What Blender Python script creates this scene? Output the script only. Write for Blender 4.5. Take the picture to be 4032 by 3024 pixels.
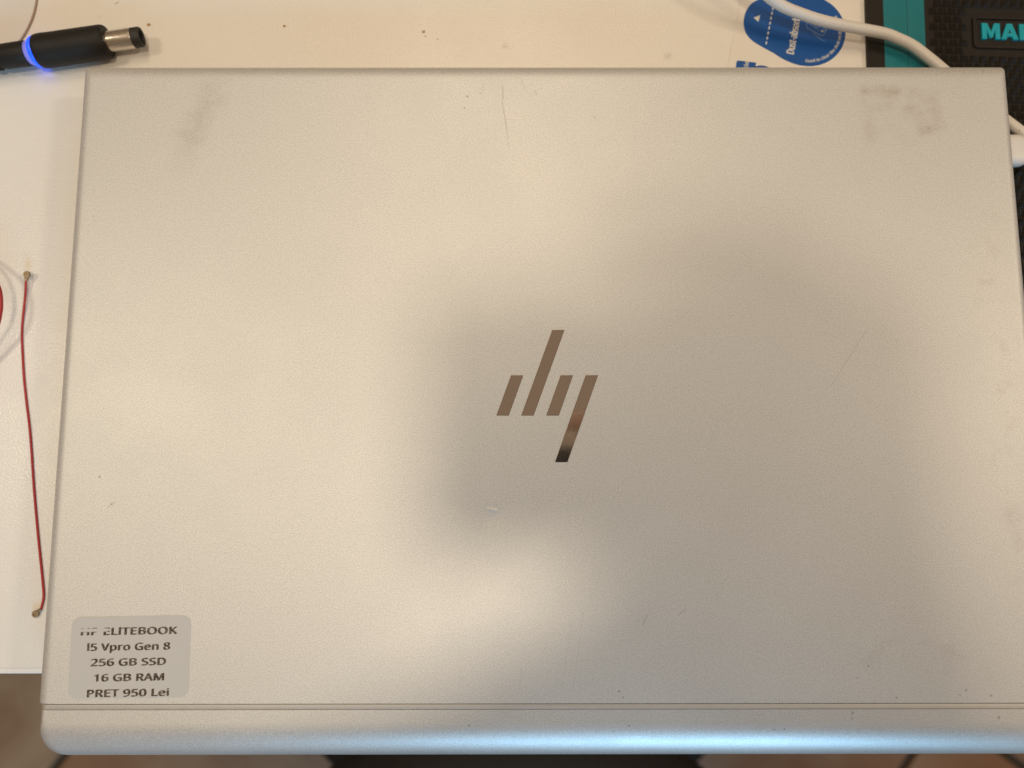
import bpy, bmesh, math, random
from mathutils import Vector, Matrix, noise as mnoise

S = bpy.context.scene
COL = S.collection
for o in list(bpy.data.objects):
    bpy.data.objects.remove(o, do_unlink=True)
rnd = random.Random(7)
MM = 0.001
R = math.radians

# ------------------------------------------------------------------ camera
cd = bpy.data.cameras.new('camera')
cam = bpy.data.objects.new('camera', cd)
COL.objects.link(cam)
cam.location = (-0.01258, -0.02775, 0.27468)
cam.rotation_euler = (0.12424, -0.00284, -0.00099)
cd.sensor_fit = 'HORIZONTAL'
cd.sensor_width = 9.6
cd.lens = 9.6 * 3000 / 4032
cd.clip_start = 0.005
cd.clip_end = 50
cd.dof.use_dof = True
cd.dof.focus_distance = 0.254
cd.dof.aperture_fstop = 2.0
S.camera = cam

# ------------------------------------------------------------------ world, lamps, exposure
w = bpy.data.worlds.new('World')
S.world = w
w.use_nodes = True
bg = w.node_tree.nodes['Background']
bg.inputs['Color'].default_value = (0.235, 0.158, 0.100, 1)
bg.inputs['Strength'].default_value = 1.0

def lamp(name, loc, target, power, color, size, size_y=None):
    ld = bpy.data.lights.new(name, 'AREA')
    ld.shape = 'DISK' if size_y is None else 'RECTANGLE'
    ld.size = size
    if size_y:
        ld.size_y = size_y
    ld.energy = power
    ld.color = color
    o = bpy.data.objects.new(name, ld)
    COL.objects.link(o)
    o.location = loc
    o.rotation_euler = (Vector(target) - Vector(loc)).to_track_quat('-Z', 'Y').to_euler()
    return o

lamp('ceiling_lamp', (0.07, -0.22, 1.60), (0, 0, 0), 6.0, (1.0, 0.82, 0.60), 0.20)
lamp('ceiling_lamp', (1.50, 0.25, 1.45), (0, 0, 0), 6.0, (1.0, 0.82, 0.60), 0.22)
lamp('ceiling_lamp', (-0.05, 0.80, 1.55), (0, 0, 0), 5.0, (1.0, 0.80, 0.54), 0.60)
lamp('ceiling_lamp', (-0.85, 0.12, 1.40), (0, 0, 0), 3.9, (1.0, 0.85, 0.62), 0.26)
lamp('window_light', (0.50, -2.2, 1.00), (0, -0.1, 0), 30.0, (0.34, 0.69, 1.0), 1.0, 0.8)

S.view_settings.view_transform = 'Standard'
S.view_settings.look = 'None'
S.view_settings.exposure = 0.0
S.view_settings.gamma = 1.0
S.view_settings.use_curve_mapping = False

# ------------------------------------------------------------------ helpers
def tag(o, label=None, cat=None, group=None, kind=None):
    if label: o['label'] = label
    if cat: o['category'] = cat
    if group: o['group'] = group
    if kind: o['kind'] = kind
    return o

def empty(name, loc=(0, 0, 0), rot=(0, 0, 0)):
    o = bpy.data.objects.new(name, None)
    COL.objects.link(o)
    o.location = loc
    o.rotation_euler = rot
    o.empty_display_size = 0.02
    return o

def link(name, me, mat=None, parent=None, smooth=None):
    o = bpy.data.objects.new(name, me)
    COL.objects.link(o)
    if mat is not None:
        for m in (mat if isinstance(mat, (list, tuple)) else [mat]):
            me.materials.append(m)
    if parent is not None:
        o.parent = parent
    if smooth is not None:
        me.polygons.foreach_set('use_smooth', [True] * len(me.polygons))
        if smooth < 180:
            me.set_sharp_from_angle(angle=R(smooth))
    return o

def bmobj(name, bm, mat=None, parent=None, smooth=None):
    bmesh.ops.recalc_face_normals(bm, faces=bm.faces)
    me = bpy.data.meshes.new(name)
    bm.to_mesh(me)
    bm.free()
    return link(name, me, mat, parent, smooth)

def weighted(o):
    m = o.modifiers.new('normals', 'WEIGHTED_NORMAL')
    m.keep_sharp = True
    m.weight = 80
    return o

def rr_loop(x0, x1, y0, y1, radii, n=7):
    """rounded rectangle, radii for corners (x1,y1),(x0,y1),(x0,y0),(x1,y0)"""
    pts = []
    cs = [((x1, y1), 0), ((x0, y1), 90), ((x0, y0), 180), ((x1, y0), 270)]
    for (c, a0), r in zip(cs, radii):
        sx = 1 if c[0] == x1 else -1
        sy = 1 if c[1] == y1 else -1
        cx, cy = c[0] - sx * r, c[1] - sy * r
        for k in range(n):
            a = R(a0 + 90 * k / (n - 1))
            pts.append((cx + r * math.cos(a), cy + r * math.sin(a)))
    return pts

def loft(bm, loops, cap0=True, cap1=True):
    """loops: list of lists of 3D points, same count"""
    rows = [[bm.verts.new(p) for p in lp] for lp in loops]
    n = len(rows[0])
    for a, b in zip(rows, rows[1:]):
        for i in range(n):
            j = (i + 1) % n
            bm.faces.new((a[i], a[j], b[j], b[i]))
    if cap0: bm.faces.new(list(reversed(rows[0])))
    if cap1: bm.faces.new(rows[-1])
    return rows

def box(bm, x0, x1, y0, y1, z0, z1):
    loft(bm, [[(x0, y0, z), (x1, y0, z), (x1, y1, z), (x0, y1, z)] for z in (z0, z1)])

def rbox(bm, x0, x1, y0, y1, z0, z1, r, b, steps=4):
    """box with rounded plan corners r and rolled top/bottom edges b"""
    loops = []
    seq = [(b * (1 - math.sin(R(90) * k / steps)), z0 + b * (1 - math.cos(R(90) * k / steps))) for k in range(steps + 1)]
    seq += [(b * (1 - math.cos(R(90) * k / steps)), z1 - b * (1 - math.sin(R(90) * k / steps))) for k in range(steps + 1)]
    for i, z in seq:
        rr = max(r - i, 0.0002)
        loops.append([(x, y, z) for x, y in rr_loop(x0 + i, x1 - i, y0 + i, y1 - i, [rr] * 4)])
    loft(bm, loops)

def lathe(bm, prof, axis_o, axis_d, seg=40, closed_ends=True):
    """prof: list of (s, r) along axis"""
    d = Vector(axis_d).normalized()
    u = d.cross(Vector((0, 0, 1)))
    u = u.normalized() if u.length > 1e-6 else Vector((1, 0, 0))
    v = d.cross(u)
    o = Vector(axis_o)
    loops = []
    for s, r in prof:
        loops.append([o + d * s + (u * math.cos(2 * math.pi * k / seg) + v * math.sin(2 * math.pi * k / seg)) * r for k in range(seg)])
    loft(bm, loops, closed_ends, closed_ends)

def catmull(pts, sub=8):
    P = [Vector(p) for p in pts]
    P = [P[0] * 2 - P[1]] + P + [P[-1] * 2 - P[-2]]
    out = []
    for i in range(1, len(P) - 2):
        for k in range(sub):
            t = k / sub
            a, b, c, d = P[i - 1:i + 3]
            out.append(0.5 * ((2 * b) + (c - a) * t + (2 * a - 5 * b + 4 * c - d) * t * t + (3 * b - a - 3 * c + d) * t ** 3))
    out.append(P[-2])
    return out

def tube(bm, path, r, seg=16, caps=True):
    """parallel-transport tube; r number or function of 0..1"""
    rf = r if callable(r) else (lambda t: r)
    n = len(path)
    t0 = (path[1] - path[0]).normalized()
    u = t0.cross(Vector((0, 0, 1)))
    u = u.normalized() if u.length > 1e-5 else Vector((1, 0, 0))
    loops = []
    for i, p in enumerate(path):
        t = (path[min(i + 1, n - 1)] - path[max(i - 1, 0)]).normalized()
        u = (u - t * u.dot(t)).normalized()
        v = t.cross(u)
        rr = rf(i / (n - 1))
        loops.append([p + (u * math.cos(2 * math.pi * k / seg) + v * math.sin(2 * math.pi * k / seg)) * rr for k in range(seg)])
    loft(bm, loops, caps, caps)

try:      # the sans serif face that ships with Blender; the built-in face otherwise
    import os
    SANS = bpy.data.fonts.load(os.path.join(bpy.utils.resource_path('LOCAL'), 'datafiles', 'fonts', 'NotoSansHebrew-Regular.woff2'))
except Exception:
    SANS = None

def text_bm(s, size, bold=0.0, xs=1.0, extrude=0.0, align='LEFT', spacing=1.0, bevel=0.0):
    cu = bpy.data.curves.new('lettering', 'FONT')
    cu.body = s
    if SANS:
        cu.font = SANS
    cu.size = size
    cu.align_x = align
    cu.space_character = spacing
    cu.extrude = extrude
    cu.bevel_depth = bevel
    cu.resolution_u = 4
    o = bpy.data.objects.new('lettering', cu)
    COL.objects.link(o)
    dg = bpy.context.evaluated_depsgraph_get()
    me = bpy.data.meshes.new_from_object(o.evaluated_get(dg))
    bpy.data.objects.remove(o, do_unlink=True)
    bm = bmesh.new()
    bm.from_mesh(me)
    bpy.data.meshes.remove(me)
    for v in bm.verts:
        v.co.x *= xs
    if bold:                                  # heavier strokes: the outline laid down three times
        geo = bm.verts[:] + bm.edges[:] + bm.faces[:]
        for n_, dx in enumerate((-bold, bold)):
            dup_ = bmesh.ops.duplicate(bm, geom=geo)
            for v in dup_['geom']:
                if isinstance(v, bmesh.types.BMVert):
                    v.co.x += dx * size; v.co.y += dx * size * 0.4; v.co.z += 0.000004 * (n_ + 1)
    return bm

def poly_sheet(bm, pts, z, th=0.0):
    vs = [bm.verts.new((x, y, z)) for x, y in pts]
    f = bm.faces.new(vs)
    if th:
        g = bmesh.ops.extrude_face_region(bm, geom=[f])
        for e in g['geom']:
            if isinstance(e, bmesh.types.BMVert):
                e.co.z -= th
    return f

# ------------------------------------------------------------------ materials
class NT:
    def __init__(s, name):
        s.m = bpy.data.materials.new(name)
        s.m.use_nodes = True
        s.t = s.m.node_tree
        s.p = s.t.nodes['Principled BSDF']
        s.tc = None
    def n(s, typ, **kw):
        nd = s.t.nodes.new(typ)
        for k, v in kw.items():
            setattr(nd, k, v)
        return nd
    def set(s, sock, v):
        if hasattr(v, 'is_output'):
            s.t.links.new(v, sock)
        elif isinstance(v, (tuple, list)) and len(v) == 3 and sock.type == 'RGBA':
            sock.default_value = (*v, 1)
        else:
            sock.default_value = v
    def co(s):
        if s.tc is None:
            s.tc = s.n('ShaderNodeTexCoord')
        return s.tc.outputs['Object']
    def mm(s):
        v = s.n('ShaderNodeVectorMath', operation='SCALE')
        s.set(v.inputs[0], s.co())
        v.inputs['Scale'].default_value = 1000.0
        return v.outputs[0]
    def math(s, op, a, b=0.0, c=0.0, clamp=False):
        nd = s.n('ShaderNodeMath', operation=op)
        nd.use_clamp = clamp
        for i, x in enumerate((a, b, c)):
            s.set(nd.inputs[i], x)
        return nd.outputs[0]
    def noise(s, scale, detail=4.0, rough=0.55, vec=None, out='Fac', dist=0.0):
        nd = s.n('ShaderNodeTexNoise')
        s.set(nd.inputs['Vector'], vec if vec is not None else s.co())
        nd.inputs['Scale'].default_value = scale
        nd.inputs['Detail'].default_value = detail
        nd.inputs['Roughness'].default_value = rough
        nd.inputs['Distortion'].default_value = dist
        return nd.outputs[out]
    def ramp(s, fac, lo, hi, a=0.0, b=1.0):
        nd = s.n('ShaderNodeMapRange')
        nd.interpolation_type = 'SMOOTHSTEP'
        s.set(nd.inputs['Value'], fac)
        nd.inputs['From Min'].default_value = lo
        nd.inputs['From Max'].default_value = hi
        nd.inputs['To Min'].default_value = a
        nd.inputs['To Max'].default_value = b
        return nd.outputs['Result']
    def mix(s, fac, a, b):
        nd = s.n('ShaderNodeMix', data_type='RGBA')
        s.set(nd.inputs[0], fac)
        s.set(nd.inputs[6], a)
        s.set(nd.inputs[7], b)
        return nd.outputs[2]
    def bump(s, h, strength, dist, normal=None):
        nd = s.n('ShaderNodeBump')
        s.set(nd.inputs['Height'], h)
        nd.inputs['Strength'].default_value = strength
        nd.inputs['Distance'].default_value = dist
        if normal is not None:
            s.set(nd.inputs['Normal'], normal)
        return nd.outputs[0]
    def dist(s, p, c):
        nd = s.n('ShaderNodeVectorMath', operation='DISTANCE')
        s.set(nd.inputs[0], p)
        nd.inputs[1].default_value = c
        return nd.outputs['Value']
    def seg(s, p, a, b):
        """distance from p to the segment a-b (mm, flat)"""
        A, B = Vector((*a, 0)), Vector((*b, 0))
        d = B - A
        pa = s.n('ShaderNodeVectorMath', operation='SUBTRACT')
        s.set(pa.inputs[0], p); pa.inputs[1].default_value = A
        dt = s.n('ShaderNodeVectorMath', operation='DOT_PRODUCT')
        s.set(dt.inputs[0], pa.outputs[0]); dt.inputs[1].default_value = d / d.length_squared
        h = s.math('MULTIPLY', dt.outputs['Value'], 1.0, clamp=True)
        sc = s.n('ShaderNodeVectorMath', operation='SCALE')
        sc.inputs[0].default_value = d; s.set(sc.inputs['Scale'], h)
        ds = s.n('ShaderNodeVectorMath', operation='DISTANCE')
        s.set(ds.inputs[0], pa.outputs[0]); s.set(ds.inputs[1], sc.outputs[0])
        return ds.outputs['Value']
    def flat(s, p):
        nd = s.n('ShaderNodeVectorMath', operation='MULTIPLY')
        s.set(nd.inputs[0], p); nd.inputs[1].default_value = (1, 1, 0)
        return nd.outputs[0]
    def prin(s, **kw):
        for k, v in kw.items():
            s.set(s.p.inputs[k.replace('_', ' ')], v)
        return s.m

def simple(name, col, rough=0.5, metal=0.0, var=0.06, nscale=400, bump=0.0, bscale=3000, bdist=0.00005, **kw):
    t = NT(name)
    f = t.noise(nscale, 3)
    c = t.mix(f, tuple(x * (1 - var) for x in col), tuple(min(1, x * (1 + var)) for x in col))
    t.prin(Base_Color=c, Roughness=t.ramp(f, 0.2, 0.8, rough * 0.9, min(1, rough * 1.1)), Metallic=metal, **kw)
    if bump:
        t.set(t.p.inputs['Normal'], t.bump(t.noise(bscale, 2), bump, bdist))
    return t.m

def silver_material(name, marks=False, metal=0.58, r0=0.485, r1=0.515):
    t = NT(name)
    p = t.flat(t.mm())
    fine = t.noise(2600, 2, 0.6)
    cloud = t.noise(22, 3, 0.5)
    col = t.mix(t.ramp(fine, 0.25, 0.75), (0.56, 0.568, 0.572), (0.77, 0.78, 0.785))
    col = t.mix(t.ramp(cloud, 0.35, 0.7, 0, 0.05), col, (0.60, 0.57, 0.53))
    # tiny bright flakes
    vor = t.n('ShaderNodeTexVoronoi'); t.set(vor.inputs['Vector'], t.co()); vor.inputs['Scale'].default_value = 1500
    flake = t.math('MULTIPLY', t.ramp(vor.outputs['Distance'], 0.22, 0.05), t.ramp(t.noise(500, 2), 0.52, 0.66))
    bumpn = t.bump(t.math('ADD', t.noise(2600, 2, 0.6), t.math('MULTIPLY', flake, 0.8)), 0.55, 0.00006)
    rough = t.ramp(t.noise(35, 4), 0.3, 0.7, r0, r1)
    if marks:
        dirt = None
        def add(m):
            nonlocal dirt
            dirt = m if dirt is None else t.math('MAXIMUM', dirt, m)
        speck = t.ramp(t.noise(700, 3, 0.7), 0.56, 0.70)
        blot = t.noise(120, 4, 0.6)
        wob = t.n('ShaderNodeVectorMath', operation='MULTIPLY_ADD')
        t.set(wob.inputs[0], t.noise(160, 4, 0.6, out='Color')); wob.inputs[1].default_value = (7, 7, 0); t.set(wob.inputs[2], p)
        wo2 = t.n('ShaderNodeVectorMath', operation='SUBTRACT')
        t.set(wo2.inputs[0], wob.outputs[0]); wo2.inputs[1].default_value = (3.5, 3.5, 0)
        pw = wo2.outputs[0]
        # worn brown smudge, upper left
        for a, b, wd, k in (((-117, 107), (-124.5, 92), 9.0, 0.20), ((-124.5, 92), (-127, 81), 7.0, 0.09)):
            m = t.ramp(t.seg(pw, a, b), wd, 0.0)
            m2 = t.math('MULTIPLY', m, t.ramp(blot, 0.35, 0.7, 0.25, 1.0))
            add(t.math('MULTIPLY', m2, k))
            add(t.math('MULTIPLY', t.math('MULTIPLY', m, speck), k * 1.8))
        # grey-brown residue, upper right
        for a, b, wd, k in (((113, 107.8), (123, 107.3), 2.6, 0.36), ((116, 102.5), (120, 102.3), 2.0, 0.26),
                            ((128.5, 100.5), (134, 94), 3.0, 0.38), ((134, 94.2), (138, 93.2), 1.6, 0.42),
                            ((129.5, 106.8), (135.5, 105), 2.8, 0.30), ((136, 100), (137.6, 94), 2.6, 0.28),
                            ((113, 105), (114, 92), 3.2, 0.16), ((120, 95), (126, 90), 3.0, 0.10)):
            m = t.ramp(t.seg(pw, a, b), wd * 1.75, 0.0)
            add(t.math('MULTIPLY', t.math('MULTIPLY', m, t.ramp(blot, 0.38, 0.66, 0.3, 1.0)), k * 1.0))
            add(t.math('MULTIPLY', t.math('MULTIPLY', m, speck), k * 1.0))
        # dull patch lower right
        m = t.ramp(t.seg(p, (103, -83), (128, -85)), 9, 0.0)
        add(t.math('MULTIPLY', t.math('MULTIPLY', m, t.ramp(blot, 0.4, 0.7)), 0.16))
        m = t.ramp(t.seg(p, (150, 60), (152, -60)), 8, 0.0)
        add(t.math('MULTIPLY', t.math('MULTIPLY', m, t.ramp(blot, 0.5, 0.75)), 0.14))
        # scratches
        for a, b, wd, k in (((-15.2, 109.5), (-15.0, 104.7), 0.16, 0.55), ((-15.3, 103.8), (-13.6, 92), 0.15, 0.5),
                            ((-13.6, 92), (-13.0, 87), 0.14, 0.25), ((-8.7, 112.3), (-7.1, 107.8), 0.13, 0.35),
                            ((-22.2, 111), (-22.2, 107), 0.12, 0.3), ((-3.6, 108), (-3.3, 106.3), 0.16, 0.5),
                            ((10.8, -71), (7.4, -95), 0.13, 0.24), ((7.2, -73), (3.6, -95.8), 0.13, 0.20),
                            ((-9.0, -88), (-9.7, -94.7), 0.15, 0.3), ((30.2, -74.6), (31.6, -71.6), 0.35, 0.4),
                            ((41.5, -71.6), (43.9, -69.8), 0.25, 0.4), ((95, 3), (108, 22), 0.13, 0.36),
                            ((154.5, 114.4), (155.4, 116.0), 0.25, 0.6), ((-145, -37), (-142.6, -35.4), 0.2, 0.3)):
            add(t.math('MULTIPLY', t.ramp(t.seg(p, a, b), wd * 1.5, wd * 0.2), k * 0.6))
        for (x, y), rr, k in (((-27.6, 105.7), .35, .6), ((-23.1, 107), .3, .45), ((-28.6, 101.4), .35, .4), ((22.1, -95.2), .35, .65),
                          ((23.3, -97.1), .4, .45), ((133, -95), .45, .5), ((140.9, -96.7), .4, .55), ((102.2, -87.5), .5, .45),
                          ((110.6, -97.3), .5, .4), ((-143.7, -36), .35, .55), ((-148.2, -27.1), .4, .45), ((-1.4, 108.8), .25, .3),
                          ((98.5, -91), .4, .35), ((131, -96.4), .4, .35), ((127.5, -86), .3, .3), ((17.2, 98), .3, .4), ((-156, 62), .3, .3)):
            add(t.math('MULTIPLY', t.ramp(t.dist(p, (x, y, 0)), rr * 1.3, rr * 0.4), k))
        col = t.mix(dirt, col, (0.25, 0.145, 0.06))
        # small dent with a chipped lip
        d = t.seg(p, (-19.6, -37.7), (-17.2, -38.3))
        bowl = t.ramp(t.dist(p, (-18.4, -40.6, 0)), 5.5, 0.0)
        lip = t.ramp(d, 0.9, 0.0)
        bumpn = t.bump(t.math('SUBTRACT', t.math('MULTIPLY', lip, 0.9), t.math('MULTIPLY', bowl, 1.0)), 0.7, 0.00022, bumpn)
        rough = t.math('ADD', rough, t.math('MULTIPLY', dirt, 0.35))
    else:
        dirt = None
        for (x, y), rr, k in (((96.3, -101.9), .55, .6), ((142.8, -103.4), .6, .6), ((71.1, -107.0), .5, .5), ((74.4, -106.8), .45, .55),
                              ((-25.8, -105.6), .35, .85), ((25.1, -105.7), .35, .85), ((96.0, -103.6), .4, .5), ((113.8, -111.5), .4, .35),
                              ((-140, -106), .3, .3), ((20.2, -107.4), .25, .5)):
            m = t.math('MULTIPLY', t.ramp(t.dist(p, (x, y, 0)), rr * 1.2, rr * 0.3), k * 0.7)
            dirt = m if dirt is None else t.math('MAXIMUM', dirt, m)
        col = t.mix(dirt, col, (0.10, 0.08, 0.06))
    t.prin(Base_Color=col, Metallic=metal, Roughness=rough, Normal=bumpn)
    return t.m

M = {}
M['lid'] = silver_material('silver_lid', True)
M['silver'] = silver_material('silver_shell', False, 0.68, 0.47, 0.51)
M['strip'] = simple('hinge_gap_strip', (0.56, 0.545, 0.52), 0.55, 0.5, 0.05, 900)
M['dark_gap'] = simple('dark_seam', (0.05, 0.048, 0.045), 0.6)
M['chrome'] = simple('mirror_logo', (0.80, 0.77, 0.74), 0.075, 1.0, 0.02, 300)
M['logo_edge'] = simple('logo_cut_edge', (0.20, 0.14, 0.08), 0.35, 0.8)
M['rubber'] = simple('black_rubber', (0.022, 0.021, 0.020), 0.62, bump=0.15)
M['paper_label'] = simple('grey_white_label', (0.55, 0.55, 0.545), 0.5, 0.0, 0.03, 120)
t = NT('worn_print')
t.prin(Base_Color=t.mix(t.ramp(t.noise(1500, 3, 0.7), 0.42, 0.66), (0.035, 0.022, 0.018), (0.20, 0.15, 0.12)), Roughness=0.6)
M['print'] = t.m

# desk laminate: cream white with a fine pebble and faint stains
t = NT('desk_laminate')
peb = t.noise(1400, 2, 0.5)
st = t.noise(9, 5, 0.6)
c = t.mix(t.ramp(st, 0.35, 0.7), (0.83, 0.82, 0.80), (0.80, 0.78, 0.745))
c = t.mix(t.ramp(t.noise(260, 4, 0.7), 0.71, 0.80, 0, 0.35), c, (0.35, 0.27, 0.18))
p = t.flat(t.mm())
for (x, y), rr, k in (((-14.2, 137.7), 2.2, 0.16), ((48.3, 133.3), 2.4, 0.20), ((-171, 149.5), 1.2, .14)):
    m = t.math('MULTIPLY', t.ramp(t.dist(p, (x, y, 0)), rr, 0), t.ramp(t.noise(900, 3, .7), .4, .62, 0.2, 1.0))
    c = t.mix(t.math('MULTIPLY', m, k * 2), c, (0.25, 0.20, 0.14))
t.prin(Base_Color=c, Roughness=t.ramp(t.noise(40, 3), 0.3, 0.7, 0.24, 0.34), Normal=t.bump(peb, 0.8, 0.00014))
t.p.inputs['Specular IOR Level'].default_value = 0.55
M['desk'] = t.m
M['edge_band'] = simple('white_edge_band', (0.82, 0.83, 0.86), 0.4, 0, 0.03)
M['desk_side'] = simple('desk_side', (0.72, 0.70, 0.67), 0.5)

t = NT('floor_tile')
oi = t.n('ShaderNodeObjectInfo')
g = t.noise(9, 5, 0.6, dist=0.8)
a = t.mix(t.ramp(g, 0.3, 0.7), (0.26, 0.165, 0.095), (0.37, 0.26, 0.165))
b = t.mix(t.ramp(g, 0.3, 0.7), (0.30, 0.155, 0.09), (0.36, 0.235, 0.15))
t.prin(Base_Color=t.mix(oi.outputs['Random'], a, b), Roughness=0.42, Normal=t.bump(t.noise(60, 4), 0.1, 0.002))
M['tile'] = t.m
M['grout'] = simple('dark_grout', (0.07, 0.055, 0.04), 0.85)

M['black_plastic'] = simple('black_moulded_plastic', (0.013, 0.012, 0.011), 0.55, bump=0.2, bscale=1800, Specular_IOR_Level=0.3)
M['nickel'] = simple('plug_metal', (0.66, 0.62, 0.55), 0.24, 1.0, 0.05, 900)
t = NT('lit_blue_ring')
t.prin(Base_Color=(0.03, 0.08, 0.6), Roughness=0.3, Emission_Color=(0.0, 0.055, 1.0), Emission_Strength=1.9)
M['blue_ring'] = t.m
t = NT('translucent_blue_collar')
t.prin(Base_Color=(0.30, 0.30, 0.72), Roughness=0.35, Emission_Color=(0.05, 0.06, 0.8), Emission_Strength=0.28)
M['blue_collar'] = t.m
M['red'] = simple('red_wire', (0.42, 0.024, 0.030), 0.42, 0, 0.12)
M['brass'] = simple('gold_contact', (0.34, 0.27, 0.18), 0.45, 0.9, 0.1, 2500)
M['white_cord'] = NT('white_cord')
t = M['white_cord']
t.prin(Base_Color=t.mix(t.ramp(t.noise(330, 4, 0.65), 0.66, 0.78, 0, 0.75), t.mix(t.noise(60, 3), (0.74, 0.71, 0.67), (0.66, 0.63, 0.60)), (0.22, 0.14, 0.08)), Roughness=0.42,
       Subsurface_Weight=0.0)
M['white_cord'] = t.m
M['paper'] = simple('white_card', (0.80, 0.775, 0.74), 0.5, 0, 0.03, 60)
M['blue_print'] = simple('blue_print', (0.0, 0.085, 0.37), 0.42, 0, 0.05, 100)
M['white_print'] = simple('white_print', (0.66, 0.68, 0.70), 0.45, 0, 0.02)
M['pale_print'] = simple('pale_blue_print', (0.22, 0.38, 0.62), 0.45, 0, 0.02)
M['teal'] = simple('teal_silicone', (0.006, 0.18, 0.225), 0.5, 0, 0.06, 200, bump=0.1)
M['teal_bright'] = simple('teal_letter', (0.0, 0.34, 0.43), 0.45, 0, 0.05, 300)
t = NT('dusty_black_silicone')
c = t.mix(t.ramp(t.noise(500, 4, 0.7), 0.62, 0.80, 0, 0.5), t.mix(t.noise(35, 3), (0.012, 0.0105, 0.009), (0.020, 0.016, 0.013)), (0.14, 0.11, 0.08))
t.prin(Base_Color=c, Roughness=0.5, Specular_IOR_Level=0.3)
M['mat_black'] = t.m
M['white_plastic'] = simple('white_plastic', (0.74, 0.725, 0.71), 0.38, 0, 0.03, 80)
M['brown_gap_shade'] = simple('brown_gap_shade', (0.34, 0.23, 0.15), 0.6)
M['crumb'] = simple('brown_crumb', (0.42, 0.27, 0.11), 0.8, 0, 0.3, 3000)
M['grey_crumb'] = simple('grey_crumb', (0.42, 0.35, 0.26), 0.8, 0, 0.3, 3000)
M['fabric'] = simple('black_seat_fabric', (0.020, 0.019, 0.019), 0.85, 0, 0.2, 1200, bump=0.3, bscale=1500)
M['sweater'] = simple('dark_sweater', (0.05, 0.05, 0.06), 0.9, 0, 0.2, 900)
M['trousers'] = simple('dark_trousers', (0.03, 0.03, 0.04), 0.9, 0, 0.2, 900)
M['skin'] = simple('skin', (0.55, 0.34, 0.25), 0.5, 0, 0.1, 120)
M['hair'] = simple('dark_hair', (0.03, 0.02, 0.015), 0.6, 0, 0.3, 900)
M['phone_black'] = simple('phone_glass', (0.012, 0.012, 0.013), 0.25, 0, 0.05)
M['glass_dark'] = simple('lens_glass', (0.01, 0.01, 0.015), 0.05, 0, 0.0)

# ------------------------------------------------------------------ setting: floor with tiles, desk
bm = bmesh.new()
box(bm, -3, 3, -3, 3, -0.80, -0.746)
floor = tag(bmobj('floor', bm, M['grout']), kind='structure')
tile_me = None
U, V = Vector((0.80, -0.60)), Vector((0.60, 0.80))
P_ = 0.430
ang = math.atan2(-0.60, 0.80)
for i in range(-4, 5):
    for j in range(-4, 5):
        if tile_me is None:
            bm = bmesh.new()
            h = P_ / 2 - 0.005
            rbox(bm, -h, h, -h, h, -0.006, 0.006, 0.004, 0.002, 2)
            o = bmobj('tile', bm, M['tile'], floor, 40)
            tile_me = o.data
        else:
            o = bpy.data.objects.new('tile', tile_me)
            COL.objects.link(o)
            o.parent = floor
        c = U * (-0.237 + P_ * (i + 0.5)) + V * (0.07 + P_ * (j + 0.5))
        o.location = (c.x, c.y, -0.746)
        o.rotation_euler = (0, 0, ang)

desk = empty('desk')
tag(desk, kind='structure')
bm = bmesh.new()
box(bm, -0.62, 0.72, -0.0925, 0.60, -0.025, 0.0)
bmobj('desk_top', bm, M['desk'], desk)
bm = bmesh.new()
rbox(bm, -0.62, 0.72, -0.0945, -0.0926, -0.0252, -0.0002, 0.0003, 0.0004, 3)
bmobj('edge_band', bm, M['edge_band'], desk, 50)
for x in (-0.60, 0.68):
    bm = bmesh.new()
    box(bm, x, x + 0.02, -0.05, 0.57, -0.74, -0.0251)
    bmobj('side_panel', bm, M['desk_side'], desk)

# ------------------------------------------------------------------ laptop
lap = empty('laptop', (0.0002, 0.0002, 0.0027), (0, -0.0018, 0))
tag(lap, 'closed silver laptop with mirrored slanted logo lying across the cream desk', 'laptop')
X, YT = 0.1637, 0.1177
ZT = 0.0185
# lid
bm = bmesh.new()
loops = []
def lid_loop(ix, iyt, iyb, z, rt=0.0016, rb=0.0006):
    return [(x, y, z) for x, y in rr_loop(-X + ix, X - ix, -0.0990 + iyb, YT - iyt, [max(rt - ix * .3, .0005), max(rt - ix * .3, .0005), rb, rb])]
loops.append(lid_loop(0.0012, 0.0012, 0.0, 0.0122))
loops.append(lid_loop(0.0004, 0.0004, 0.0, 0.0126))
loops.append(lid_loop(0.0, 0.0, 0.0, 0.0136))
K = 10
for k in range(K + 1):
    a = R(90) * k / K
    loops.append(lid_loop(0.0036 * (1 - math.cos(a)), 0.0050 * (1 - math.cos(a)), 0.00012 * (1 - math.cos(a)), 0.0160 + (ZT - 0.0160) * math.sin(a)))
loops.append(lid_loop(0.0046, 0.0060, 0.0006, ZT))
loft(bm, loops)
weighted(bmobj('lid', bm, M['lid'], lap, 35))
# dark slot under the seam, then the narrow recessed strip
bm = bmesh.new()
box(bm, -X + 0.0022, X - 0.0022, -0.1000, -0.0980, 0.0125, ZT - 0.0012)
bmobj('seam_slot', bm, M['dark_gap'], lap)
bm = bmesh.new()
loops = []
for k in range(7):
    a = R(90) * k / 6
    i = 0.0030 * (1 - math.cos(a))
    loops.append([(x, y, 0.0135 + (ZT - 0.00010 - 0.0135) * math.sin(a)) for x, y in rr_loop(-X + 0.0003 + i, X - 0.0003 - i, -0.10066, -0.09914, [0.0001] * 4, 3)])
loft(bm, loops)
bmobj('recessed_strip', bm, M['strip'], lap, 35)
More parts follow.
